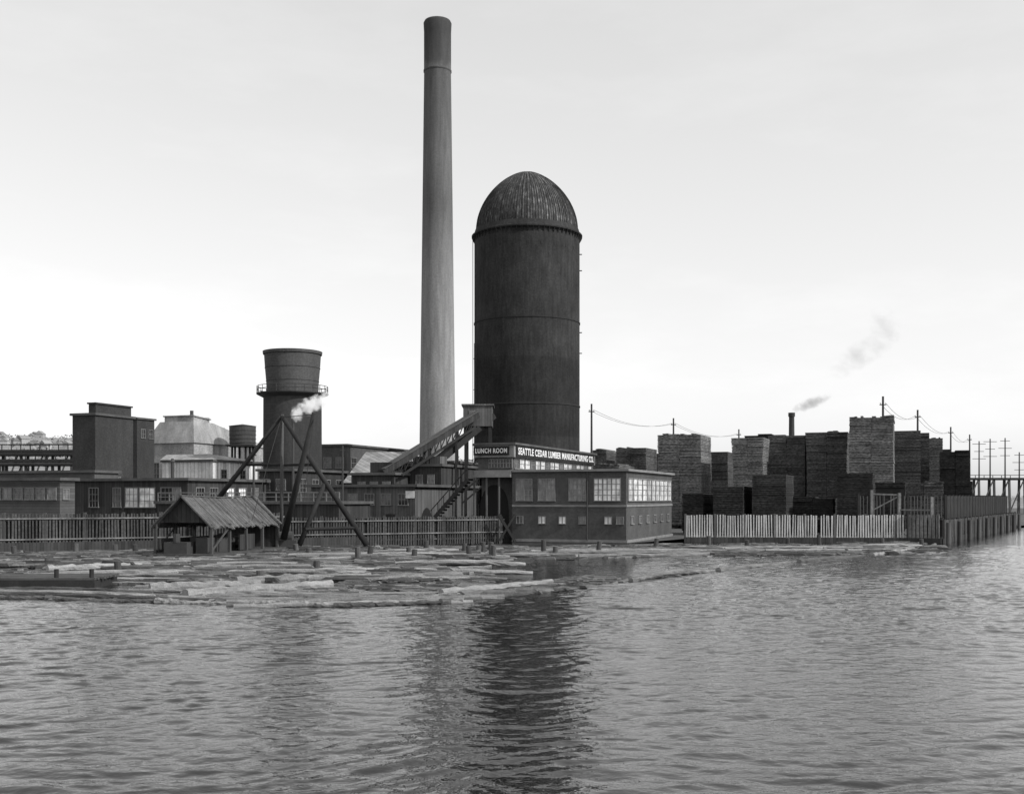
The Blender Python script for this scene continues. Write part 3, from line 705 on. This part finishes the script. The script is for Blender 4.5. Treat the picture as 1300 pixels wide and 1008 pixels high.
ST=[
(752,784,571,180,M_lumm,'weathered lumber stack behind the annex'),
(782,834,568,175,M_lumm,'weathered lumber stack behind the annex'),
(800,862,575,200,M_lumd,'dark lumber stack deep in the yard'),
(835,903,551,150,M_lum,'tall pale lumber stack beside pole'),
(899,934,573,172,M_lumm,'narrow weathered lumber stack'),
(930,978,555,146,M_lum,'tall pale lumber stack with overhanging top'),
(945,1003,550,190,M_lumd,'dark lumber stack deep in the yard'),
(975,1029,552,150,M_lumm,'tall weathered lumber stack'),
(1024,1079,548,146,M_lumm,'tall weathered lumber stack with flared top'),
(1078,1136,529,136,M_lum,'tallest pale lumber stack in the yard'),
(1133,1169,546,150,M_lumm,'tall weathered lumber stack'),
(1163,1180,549,168,M_lumm,'narrow weathered lumber stack'),
(1176,1197,556,185,M_lumm,'narrow weathered lumber stack'),
(1194,1232,571,158,M_lumd,'dark square lumber stack near the dock end'),
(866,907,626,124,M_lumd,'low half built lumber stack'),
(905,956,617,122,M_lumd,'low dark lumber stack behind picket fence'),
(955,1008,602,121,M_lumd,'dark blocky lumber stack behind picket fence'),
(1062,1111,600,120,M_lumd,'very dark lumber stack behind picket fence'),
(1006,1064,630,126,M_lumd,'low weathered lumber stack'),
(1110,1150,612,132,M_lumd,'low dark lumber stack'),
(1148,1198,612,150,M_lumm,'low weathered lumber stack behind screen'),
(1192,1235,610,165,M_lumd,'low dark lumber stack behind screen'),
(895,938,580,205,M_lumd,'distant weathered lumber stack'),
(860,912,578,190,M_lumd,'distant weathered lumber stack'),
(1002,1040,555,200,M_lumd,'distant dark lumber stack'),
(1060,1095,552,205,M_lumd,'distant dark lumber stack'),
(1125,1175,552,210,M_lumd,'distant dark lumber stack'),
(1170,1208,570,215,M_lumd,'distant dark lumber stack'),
(757,800,590,140,M_lumm,'lumber stack behind the annex roof'),
(822,850,580,185,M_lumd,'distant dark lumber stack'),
(1186,1215,582,190,M_lumd,'distant dark lumber stack'),
]
for a_ in ST:
    stack(*a_,flare=.18 if 'flared' in a_[5] or 'overhang' in a_[5] else 0)

# ---------------------------------------------------------------- utility poles & wires
def pole(x,y,zt,r=.17,lab='plain wooden utility pole with crossarm'):
    e=empty('utility_pole',(x,y,G),YAW,lab,'utility pole','utility poles in the mill yard')
    m=MB(); m.cyl((0,0,-.3),(0,0,zt-G),r*1.3,r*.8,8); m.make('post',M_pole,e)
    m=MB(); m.box(-.45,.45,-.06,.06,zt-G-1.2,zt-G-1.08); m.make('crossarm',M_pole,e)
    for s in (-.35,.35):
        g=MB(); g.cyl((s,0,zt-G-1.05),(s,0,zt-G-.85),.07,.05,8); g.make('insulator',M_white,e)
    return Vector((x,y,zt-.9))
P1=[pole(X(p,d_),d_,z_) for p,d_,z_ in [(751,162,18.3),(855,191,18.3),(938,222,18.3)]]
P2=[pole(X(p,d_),d_,z_) for p,d_,z_ in [(1121,150,18.3),(1165,173,18.3),(1207,210,18.0),(1231,235,18.0)]]
def wire(a,b,sag,off):
    m=MB(); n=12; a=Vector(a)+off; b=Vector(b)+off; prev=Vector((0,0,0))
    for i in range(1,n+1):
        t=i/n; p=(b-a)*t-Vector((0,0,sag*4*t*(1-t))); m.beam(prev,p,.035); prev=p
    tag(m.make('power_line',M_wire,None,a),'thin sagging overhead electric wire','wire','overhead wires between the poles')
for PP in (P1,P2):
    for a_,b_ in zip(PP[:-1],PP[1:]):
        for s in (-.35,.35): wire(a_,b_,1.3,Vector((s*U.x,s*U.y,0)))
for px,d_,yt in ((435,118,566),(608,112,640),(322,105,572)):
    e=empty('slender_post',(X(px,d_),d_,G),0,'slender bare wooden post on the dock','post'); m=MB(); m.cyl((0,0,-.2),(0,0,Z(yt,d_)-G),.14,.09,8); m.box(-.25,.25,-.06,.06,Z(yt,d_)-G-.5,Z(yt,d_)-G-.38); m.make('shaft',M_pole,e)

# ---------------------------------------------------------------- far right structures
for px,yt in ((1243,560),(1257,557),(1276,556),(1294,574)):
    d_=300; zt=Z(yt,d_)-G
    e=empty('transmission_pole',(X(px,d_),d_,G),0,'tall thin dark pole with several crossarms','utility pole','dark poles beyond the dock')
    m=MB(); m.cyl((0,0,-.5),(0,0,zt),.26,.16,8); m.make('post',M_pole,e)
    for k in range(3):
        g=MB(); q=1.3+.5*((px+k)%2); g.beam((-q,0,zt-.8-k*2.0),(q,0,zt-.8-k*2.0),.14); g.make('crossarm',M_pole,e)
e=empty('railway_trestle',(X(1205,290),290,G),0,'distant dark railway trestle with plank deck','bridge')
zt=Z(605,290)-G; L=70
m=MB(); m.box(0,L,0,4,zt-.9,zt-.3); m.box(0,L,0,.1,zt+.3,zt+.45)
for k in range(30): m.beam((k*2.3,.05,zt-.3),(k*2.3,.05,zt+.4),.14)
m.make('deck',M_dark,e)
for k in range(18):
    g=MB(); g.beam((k*4,0,-1),(k*4,.5,zt-.9),.5); g.beam((k*4,4,-1),(k*4,3.5,zt-.9),.5); g.beam((k*4,0,.5),(k*4+3.7,.3,zt-1),.25); g.make('bent',M_timber,e)
d_=400; e=empty('distant_smokestack',(X(1005,d_),d_,G),0,'small distant brick smokestack trailing smoke','chimney')
zt=Z(524,d_)-G; m=MB(); m.lathe([(1.3,-1),(.95,zt-1.5),(1.2,zt-1.4),(1.2,zt),(.8,zt)],24); m.make('shaft',M_brick,e)

# ---------------------------------------------------------------- smoke
def puff(name,c,s,rot,dens,col,thr,label,nsc=2.2,seed=0,glow=0.0,amp=3.4,det=4,fall=1.3):
    m=bpy.data.materials.new(name+'_volume'); m.use_nodes=True; t=m.node_tree; t.nodes.clear()
    out=N(t,'ShaderNodeOutputMaterial'); pv=N(t,'ShaderNodeVolumePrincipled')
    pv.inputs['Color'].default_value=(col,col,col,1); pv.inputs['Anisotropy'].default_value=.1
    tc=N(t,'ShaderNodeTexCoord'); v=tc.outputs['Object']
    ln=N(t,'ShaderNodeVectorMath',operation='LENGTH'); t.links.new(v,ln.inputs[0])
    mp=N(t,'ShaderNodeMapping'); mp.inputs['Scale'].default_value=s; mp.inputs['Location'].default_value=(seed,seed*2,0); t.links.new(v,mp.inputs['Vector'])
    n=noise(t,mp.outputs[0],nsc,det,.6)
    f=math_(t,'SUBTRACT',1.0,ln.outputs['Value'])
    f=math_(t,'MULTIPLY_ADD',f,fall,math_(t,'MULTIPLY',math_(t,'SUBTRACT',n,.5),amp))
    f=math_(t,'SUBTRACT',f,thr); f=math_(t,'MULTIPLY',math_(t,'MAXIMUM',f,0.0),dens)
    edge=math_(t,'MULTIPLY',math_(t,'SUBTRACT',1.0,ln.outputs['Value']),5.0,clamp=True)
    f=math_(t,'MULTIPLY',f,edge)
    t.links.new(f,pv.inputs['Density'])
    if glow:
        pv.inputs['Emission Color'].default_value=(1,1,1,1); t.links.new(math_(t,'MULTIPLY',f,glow),pv.inputs['Emission Strength'])  # steam emits light itself, standing in for multiple scattering
    t.links.new(pv.outputs[0],out.inputs['Volume'])
    bpy.ops.mesh.primitive_ico_sphere_add(subdivisions=3,radius=1,location=c)
    o=bpy.context.object; o.name=name; o.scale=s; o.rotation_euler=rot; o.data.materials.append(m); tag(o,label,'smoke'); return o
d_=132
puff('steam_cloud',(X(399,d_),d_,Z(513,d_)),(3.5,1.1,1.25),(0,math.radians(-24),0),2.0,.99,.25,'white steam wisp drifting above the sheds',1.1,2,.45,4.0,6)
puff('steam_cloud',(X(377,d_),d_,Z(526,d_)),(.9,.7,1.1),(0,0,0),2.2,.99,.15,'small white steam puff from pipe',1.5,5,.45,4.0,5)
e=empty('steam_pipe',(X(372,d_),d_,G),0,'thin exhaust pipe venting white steam','pipe'); m=MB(); m.cyl((0,0,0),(0,0,Z(533,d_)-G),.16,n=10); m.cyl((0,0,Z(533,d_)-G-.3),(0,0,Z(533,d_)-G),.22,n=10); m.make('pipe',M_steel,e)
d_=400
puff('smoke_plume',(X(1030,d_),d_,Z(512,d_)),(8.5,2.4,2.4),(0,math.radians(-22),0),.26,.40,.0,'grey smoke plume leaving distant smokestack',.35,3,0,2.8,5)
puff('smoke_plume',(X(1092,d_),d_,Z(452,d_)),(15,3.5,6),(0,math.radians(-30),0),.055,.40,.15,'faint broken grey smoke drifting in the sky',.22,8,0,4.0,6)
puff('smoke_plume',(X(1122,d_),d_,Z(415,d_)),(7,3.5,9),(0,math.radians(-20),0),.045,.40,.15,'faint broken grey smoke drifting in the sky',.22,5,0,4.0,6)

# ---------------------------------------------------------------- derrick
d_=94; ax,ay=X(357,d_),d_
e=empty('log_derrick',(ax,ay,.0),0,'timber log hoisting derrick of crossed raking poles','derrick')
def P3(px,py,dd): return Vector((X(px,dd)-ax,dd-ay,Z(py,dd)))
top=P3(357,530,94)
def pp(name,a,b,r0,r1,mat=M_dark):
    g=MB(); g.cyl(a,b,r0,r1,10); return g.make(name,mat,e,smooth=True)
pp('mast',P3(357,692,95),top+Vector((0,.5,.3)),.17,.12,M_plank)
pp('leg',P3(234,688,99),top,.26,.18)
pp('leg',P3(466,692,93),top+Vector((.1,-.3,.1)),.26,.18)
pp('leg',P3(380,692,92),P3(414,610,93.4),.22,.18)
pp('boom',P3(360,684,91),P3(399,524,88),.28,.18)
m=MB(); m.cyl(P3(312,590,96.5),P3(398,590,93.5),.12,.12,8); m.cyl(P3(388,672,92.2),P3(452,670,93),.14,.14,8)
m.make('crossbeam',M_dark,e)
m=MB()
m.beam(top,P3(399,526,88),.05); m.beam(P3(399,526,88),P3(385,640,88),.04); m.beam(top,P3(320,660,86),.04)
m.make('cable',M_wire,e)
m=MB(); m.cyl(P3(352,682,92),P3(372,682,92),.5,.5,14); m.box(P3(348,682,92).x,P3(378,682,92).x,P3(0,0,91.3).y,P3(0,0,93).y,.4,1.0)
m.make('winch',M_steel,e)

# ---------------------------------------------------------------- hut
rd=Vector((2.5,12,0)).normalized(); hy=math.atan2(-rd.x,rd.y)
e=empty('boom_hut',(-23.9,80,0),hy,'dark open-sided board roofed hut on floating logs','hut')
L=12.2; w_=2.3; zr=4.65; ze=2.45
m=MB()
nb=60
for s in (-1,1):
    for k in range(nb):
        y0=-.3+k*(L+.3)/nb; y1=y0+(L+.3)/nb-R.uniform(.0,.03)
        ext=R.gauss(0,.06)+.06*math.sin(k*.5); lift=R.gauss(0,.014)
        n_=Vector((s*(zr-ze),0,w_)).normalized()
        sag=-.16*math.sin(math.pi*k/nb)+.03*math.sin(k*.9)
        a=Vector((0,y0,zr+sag)); b=Vector((s*(w_*1.05+ext),y0,ze-.1-ext+sag*.5)); c=Vector((s*(w_*1.05+ext),y1,ze-.1-ext+sag*.5)); q=Vector((0,y1,zr+sag))
        up=n_*(lift+.02); dn=-n_*.06
        m.add([a+up,b+up,c+up,q+up,a+dn,b+dn,c+dn,q+dn],[(0,1,2,3),(7,6,5,4),(0,4,5,1),(1,5,6,2),(2,6,7,3)],0 if R.random()<.88 else 1)
m.beam((0,-.35,zr+.03),(0,L*.5,zr-.1),.22,.08,1); m.beam((0,L*.5,zr-.1),(0,L+.05,zr+.03),.22,.08,1)
m.make('roof',[M_shingle,M_timber],e)
m=MB(); m.add([(-w_+.25,.2,2.7),(w_-.25,.2,2.7),(0,.2,zr-.25)],[(0,1,2)]); m.box(-w_+.2,-w_+.35,.2,L-.3,.5,1.5); m.box(-w_+.3,w_-.3,L-.5,L-.35,.5,2.6)
m.box(w_-.32,w_-.2,5,7.6,.5,1.7); m.make('wall',M_plankd,e)
for k in range(5):
    for s in (-1,1):
        g=MB(); y=.1+k*(L-.6)/4; g.beam((s*(w_-.1),y,-.4),(s*(w_-.1+R.gauss(0,.05)),y,2.6),.2); g.make('post',M_timber,e)
m=MB()
for s in (-1,1): m.beam((s*(w_-.1),.1,.6),(s*(w_-.1),3.1,2.4),.1); m.beam((s*(w_-.1),0,2.35),(s*(w_-.1),L-.4,2.35),.14)
m.make('brace',M_timber,e)
m=MB(); m.box(-2.8,2.8,-.8,L+.4,.28,.45); 
for s in (-2,0,2): m.cyl((s,-1.3,.05),(s,L+1,.05),.33,.3,10)
m.make('float_deck',M_timber,e)
m=MB(); m.box(-1.2,.6,-.5,.8,.45,1.3); m.box(.9,1.8,.3,1.4,.45,1.6); m.cyl((-.3,-.3,1.3),(-.3,-.3,1.9),.25,n=10); m.box(-1.0,1.2,3,6,.45,1.5); m.cyl((-1.2,8,1.1),(1.2,8,1.1),.6,n=14); m.make('machinery',M_steel,e)
fx0=X(-75,56); fx1=X(132,56)
e=empty('work_float',((fx0+fx1)/2,56.5,0),.03,'low dark timber work float among logs','float')
hw=(fx1-fx0)/2
m=MB()
for k in range(14): m.box(-hw,hw+R.gauss(0,.15),-1.7+k*.25,-1.7+k*.25+.22,.42,.50+R.uniform(0,.02))
m.make('deck',M_timber,e)
m=MB(); m.box(-hw+.1,hw-.1,-1.75,-1.5,-.3,.42); m.box(-hw+.1,hw-.1,1.4,1.7,-.3,.42); m.box(hw-.4,hw-.1,-1.5,1.4,-.3,.40); m.make('hull_timbers',M_dark,e)
for x in (-hw*.2,hw*.5,hw*.92):
    g=MB(); g.cyl((x,-1.5,.5),(x,-1.5,.95),.12,n=8); g.make('bollard',M_dark,e)

# ---------------------------------------------------------------- logs
def log_mesh(L,r,seed):
    rr=random.Random(seed); n=10; seg=int(L*2.2); vs=[];fs=[];ms=[]
    bx,bz=rr.gauss(0,.14),rr.gauss(0,.04)
    for j in range(seg+1):
        t=j/seg; x=(t-.5)*L; rad=r*(1-.25*t)*(1+rr.gauss(0,.05)); oy=bx*math.sin(math.pi*t)+rr.gauss(0,.015); oz=bz*math.sin(math.pi*t)
        for i in range(n):
            a=2*math.pi*i/n; q=rad*(1+rr.gauss(0,.09)); vs.append((x,oy+q*math.cos(a),oz+q*math.sin(a)))
    for j in range(seg):
        for i in range(n): fs.append((j*n+i,j*n+(i+1)%n,(j+1)*n+(i+1)%n,(j+1)*n+i)); ms.append(0)
    fs+= [tuple(range(n))[::-1],tuple(seg*n+i for i in range(n))]; ms+=[1,1]
    return vs,fs,ms
LM=[]
for k in range(10):
    L=[7,9,11,8,12,8,7,10,13,5][k]; r=[.17,.20,.23,.16,.24,.14,.15,.15,.19,.20][k]
    vs,fs,ms=log_mesh(L,r,k); pair=[]
    for mt in (M_log,M_logp):
        me=bpy.data.meshes.new('log'); me.from_pydata(vs,[],fs); me.materials.append(mt); me.materials.append(M_logend)
        me.polygons.foreach_set('material_index',ms)
        pair.append(me)
    LM.append((L,r,pair))
nlog=0
def log(x,y,ang,pale=None,k=None,z=None,tilt=0,sc=1):
    global nlog
    if nlog>=298: return None
    k=R.randrange(10) if k is None else k; L,r,pair=LM[k]
    pale=(R.random()<.30) if pale is None else pale
    o=bpy.data.objects.new('floating_log',pair[1 if pale else 0]); COL.objects.link(o)
    o.location=(x,y,(r*sc*R.uniform(-.15,.5)) if z is None else z); o.rotation_euler=(R.uniform(0,6),tilt,ang); o.scale=(sc,sc,sc)
    tag(o,'pale peeled log floating in the boom' if pale else 'dark wet log floating in the boom','log','logs floating in the boom'); nlog+=1
    return o
def fpt(px,extra=0): y=front(px)+extra; return Vector((X(px,y),y))
def limit(row): return 805-row*9
def openw(px,row): return (-90<px<205 and 3.2<row<9) or (620<px<800 and row>6.5)
for a_,b_ in ((-80,60),(60,200),(200,320),(320,425),(425,560),(560,680),(680,800)):
    p,q=fpt(a_),fpt(b_); c=(p+q)/2; dl=q-p; n_=max(1,round(dl.length/10))
    for i in range(n_):
        m_=p+dl*((i+.5)/n_); L=dl.length/n_; k=R.choice([2,8]); o=log(m_.x,m_.y,math.atan2(dl.y,dl.x)+R.gauss(0,.008),False,k,.06); o.scale=(L/LM[k][0]*1.02,R.uniform(.65,.9),R.uniform(.65,.9))
for a_,ya,b_,yb,s_ in ((190,747,330,741,1.2),(235,757,420,742,1.3),(300,738,470,731,1.1),(440,735,600,728,.9),(560,752,700,738,.75),(60,722,190,716,1.0)):
    d0=F*H/(ya-HY+4); d1=F*H/(yb-HY+4); p=Vector((X(a_,d0),d0)); q=Vector((X(b_,d1),d1)); dl=q-p; c=(p+q)/2
    o=log(c.x,c.y,math.atan2(dl.y,dl.x),True,4,.15,0,1); o.scale=(dl.length/12,s_,s_)
for i in range(70):
    t=R.random()**.9; px=630+t*540; yb=R.uniform(80,93)+ t*13
    if px<780 and yb<84: continue
    log(X(px,yb),yb,.25*t+R.gauss(.05,.10),R.random()<.3,None,R.uniform(.0,.08),0,R.uniform(.7,1.0))
Q=[(800,738),(900,726),(1010,714),(1100,706),(1160,697),(1190,691)]
for (a_,ya),(b_,yb) in zip(Q[:-1],Q[1:]):
    d0=F*H/(ya-HY); d1=F*H/(yb-HY); p=Vector((X(a_,d0),d0)); q=Vector((X(b_,d1),d1)); dl=q-p; n_=max(1,round(dl.length/10))
    for i in range(n_):
        c=p+dl*((i+.5)/n_); log(c.x,c.y,math.atan2(dl.y,dl.x),False,R.choice([2,4,8]),.02,0,.85)
row=.5
while row<11:
    px=R.uniform(-80,-10)
    lim=limit(row)
    while px<lim:
        k=R.choice([0,1,2,3,4,7,8,5,7,8]); L=LM[k][0]; y=front(px)+row; dpx=L/y*F
        cpx=px+dpx/2
        skip=.12 if row<5 else .35
        if openw(cpx,row): skip=.97
        if 560<cpx<820 and row>4.0: skip=max(skip,.5)
        if cpx+dpx/2<lim+25 and R.random()>skip:
            y2=front(cpx)+row+R.gauss(0,.12); sl=(front(cpx+40)-front(cpx-40))/(X(cpx+40,y2)-X(cpx-40,y2))
            o=log(X(cpx,y2),y2,math.atan(sl)*.85+R.gauss(0,.028 if row<6 else .06),R.random()<.28,k)
            if o: q_=R.uniform(.7,1.05); o.scale=(1,q_,q_)
        px+=dpx*R.uniform(1.0,1.10)
    row+=R.uniform(.5,.7) if row<4.5 else R.uniform(1.0,1.4)
for i in range(120):
    px=R.uniform(120,620); y=R.uniform(58,90); log(X(px,y),y,R.gauss(.08,.16),R.random()<.3,R.choice([0,3,5,6,1,5,7,1]),R.uniform(.03,.22),R.gauss(0,.02),R.uniform(.8,1.15))
mb=MB()
def chip(x,y,s,z=.0):
    a=R.gauss(0.1,.35); l=s*R.uniform(.6,4.0); w=s*R.uniform(.12,.4); c,q=math.cos(a),math.sin(a); h=s*R.uniform(.08,.25)
    vs=[]
    for zz,k in ((0,1),(h,.8)):
        for sx,sy in((-1,-1),(1,-1),(1,1),(-1,1)):
            vs.append((x+(sx*l*c-sy*w*q)*k*.5,y+(sx*l*q+sy*w*c)*k*.5,z-.02+zz+R.uniform(0,.05)))
    mb.add(vs,[(4,5,6,7),(0,1,5,4),(1,2,6,5),(2,3,7,6),(3,0,4,7)],R.choice([0,0,0,0,1,1,2]))
def clump(px,y): return mnoise.noise(Vector((px*.03,y*.22,1.7)))
for i in range(9000):
    px=R.uniform(-60,800); row=abs(R.gauss(0,7)); y=front(px)+.3+row
    if px>limit(row) or openw(px,row) or clump(px,y)<-.12: continue
    chip(X(px,y),y,R.uniform(.18,.55))
for i in range(10000):
    px=R.uniform(-20,660); y=R.uniform(58,98); 
    if px>560 and y<80: continue
    if px<200 and y<70: continue
    if clump(px,y)<-.12: continue
    chip(X(px,y),y,R.uniform(.3,1.0),R.uniform(.0,.2))
for i in range(9000):
    t=R.random(); px=600+t*590; y=R.uniform(78,100)+t*12
    if px<790 and y<88 and R.random()<.85: continue
    if clump(px,y)<0: continue
    chip(X(px,y),y,R.uniform(.25,.9))
o=mb.make('bark_debris',[M_bark,M_log,M_logp]); o['kind']='stuff'; tag(o,'floating bark slabs and splintered wood scraps','debris')

pm=MB(); pm.cyl((0,0,-1),(0,0,1),.26,.22,10); 
first=None
spots=[(R.uniform(0,640),R.uniform(80,92)) for _ in range(26)]+[(613,88),(622,91),(690,90),(705,86),(760,92),(832,99),(900,104),(948,100),(1000,104),(1040,103),(1120,105),(1170,104),(330,60),(402,68),(455,78),(520,84),(150,66),(60,72)]
for px,y in spots:
    if 180<px<360 and 78<y<92: continue
    if first is None:
        first=pm.make('mooring_pile',M_timber); o=first
    else: o=first.copy(); COL.objects.link(o)
    fx=X(px,y); s=R.uniform(.4,1.0)
    o.location=(fx,min(y,105 if px>640 else 104+fx*.54),.1); o.scale=(.9,.9,s); o.rotation_euler=(R.gauss(0,.06),R.gauss(0,.06),R.uniform(0,3))
    tag(o,'weathered round timber pile standing in water','pile','timber piles along the dock')
for k in range(10):
    t=k/9; x=42.2+(74.6-42.2)*t+.5; y=108.4+(163.8-108.4)*t-.5
    o=first.copy(); COL.objects.link(o); o.location=(x,y,.6); o.scale=(1,1,1.5); o.rotation_euler=(0,0,0)
    tag(o,'tall fender pile against far dock','pile','timber piles along the dock')
m=MB(); m.beam((0,0,0),(-1.6,-.4,2.6),.25); m.beam((0,0,2.6),(-1.5,-.4,.1),.18)
tag(m.make('fallen_brace',M_dark,None,(.3,106.3,.3)),'dark slanted timber braces at building corner','brace')

# ---------------------------------------------------------------- light, world, camera
SUN=Vector((.74,-.36,.60)).normalized()
ld=bpy.data.lights.new('sun','SUN'); ld.energy=3.4; ld.angle=math.radians(.5); ld.color=(1,.995,.985)
lo=bpy.data.objects.new('sun',ld); COL.objects.link(lo); lo.rotation_euler=(-SUN).to_track_quat('-Z','Y').to_euler()
w=bpy.data.worlds.new('World'); scene.world=w; w.use_nodes=True; t=w.node_tree; t.nodes.clear()
out=N(t,'ShaderNodeOutputWorld'); bg=N(t,'ShaderNodeBackground'); bg.inputs['Strength'].default_value=.12
sk=N(t,'ShaderNodeTexSky'); sk.sky_type='NISHITA'; sk.sun_disc=False
sk.sun_elevation=math.asin(SUN.z); sk.sun_rotation=math.atan2(SUN.x,SUN.y); sk.dust_density=2.0
bw=N(t,'ShaderNodeRGBToBW'); t.links.new(sk.outputs[0],bw.inputs[0])
s=math_(t,'MULTIPLY',math_(t,'POWER',bw.outputs[0],.45),4.7)
tc=N(t,'ShaderNodeTexCoord')
cn=noise(t,mapping(t,tc.outputs['Generated'],(1.5,1.5,5)),2.6,6,.6)
cl=ramp(t,cn,[(.48,0.0),(.72,1.0)])
s=math_(t,'MULTIPLY',s,math_(t,'MULTIPLY_ADD',cl,.06,.96))
t.links.new(s,bg.inputs['Color']); t.links.new(bg.outputs[0],out.inputs['Surface'])
cd=bpy.data.cameras.new('camera'); co=bpy.data.objects.new('camera',cd); COL.objects.link(co)
co.location=(0,0,H); co.rotation_euler=(math.pi/2,0,0); cd.sensor_width=36; cd.lens=F/1300*36; cd.shift_y=128/1300; cd.clip_end=9000; cd.clip_start=.5
scene.camera=co
scene.view_settings.view_transform='Standard'; scene.view_settings.look='None'; scene.view_settings.exposure=0
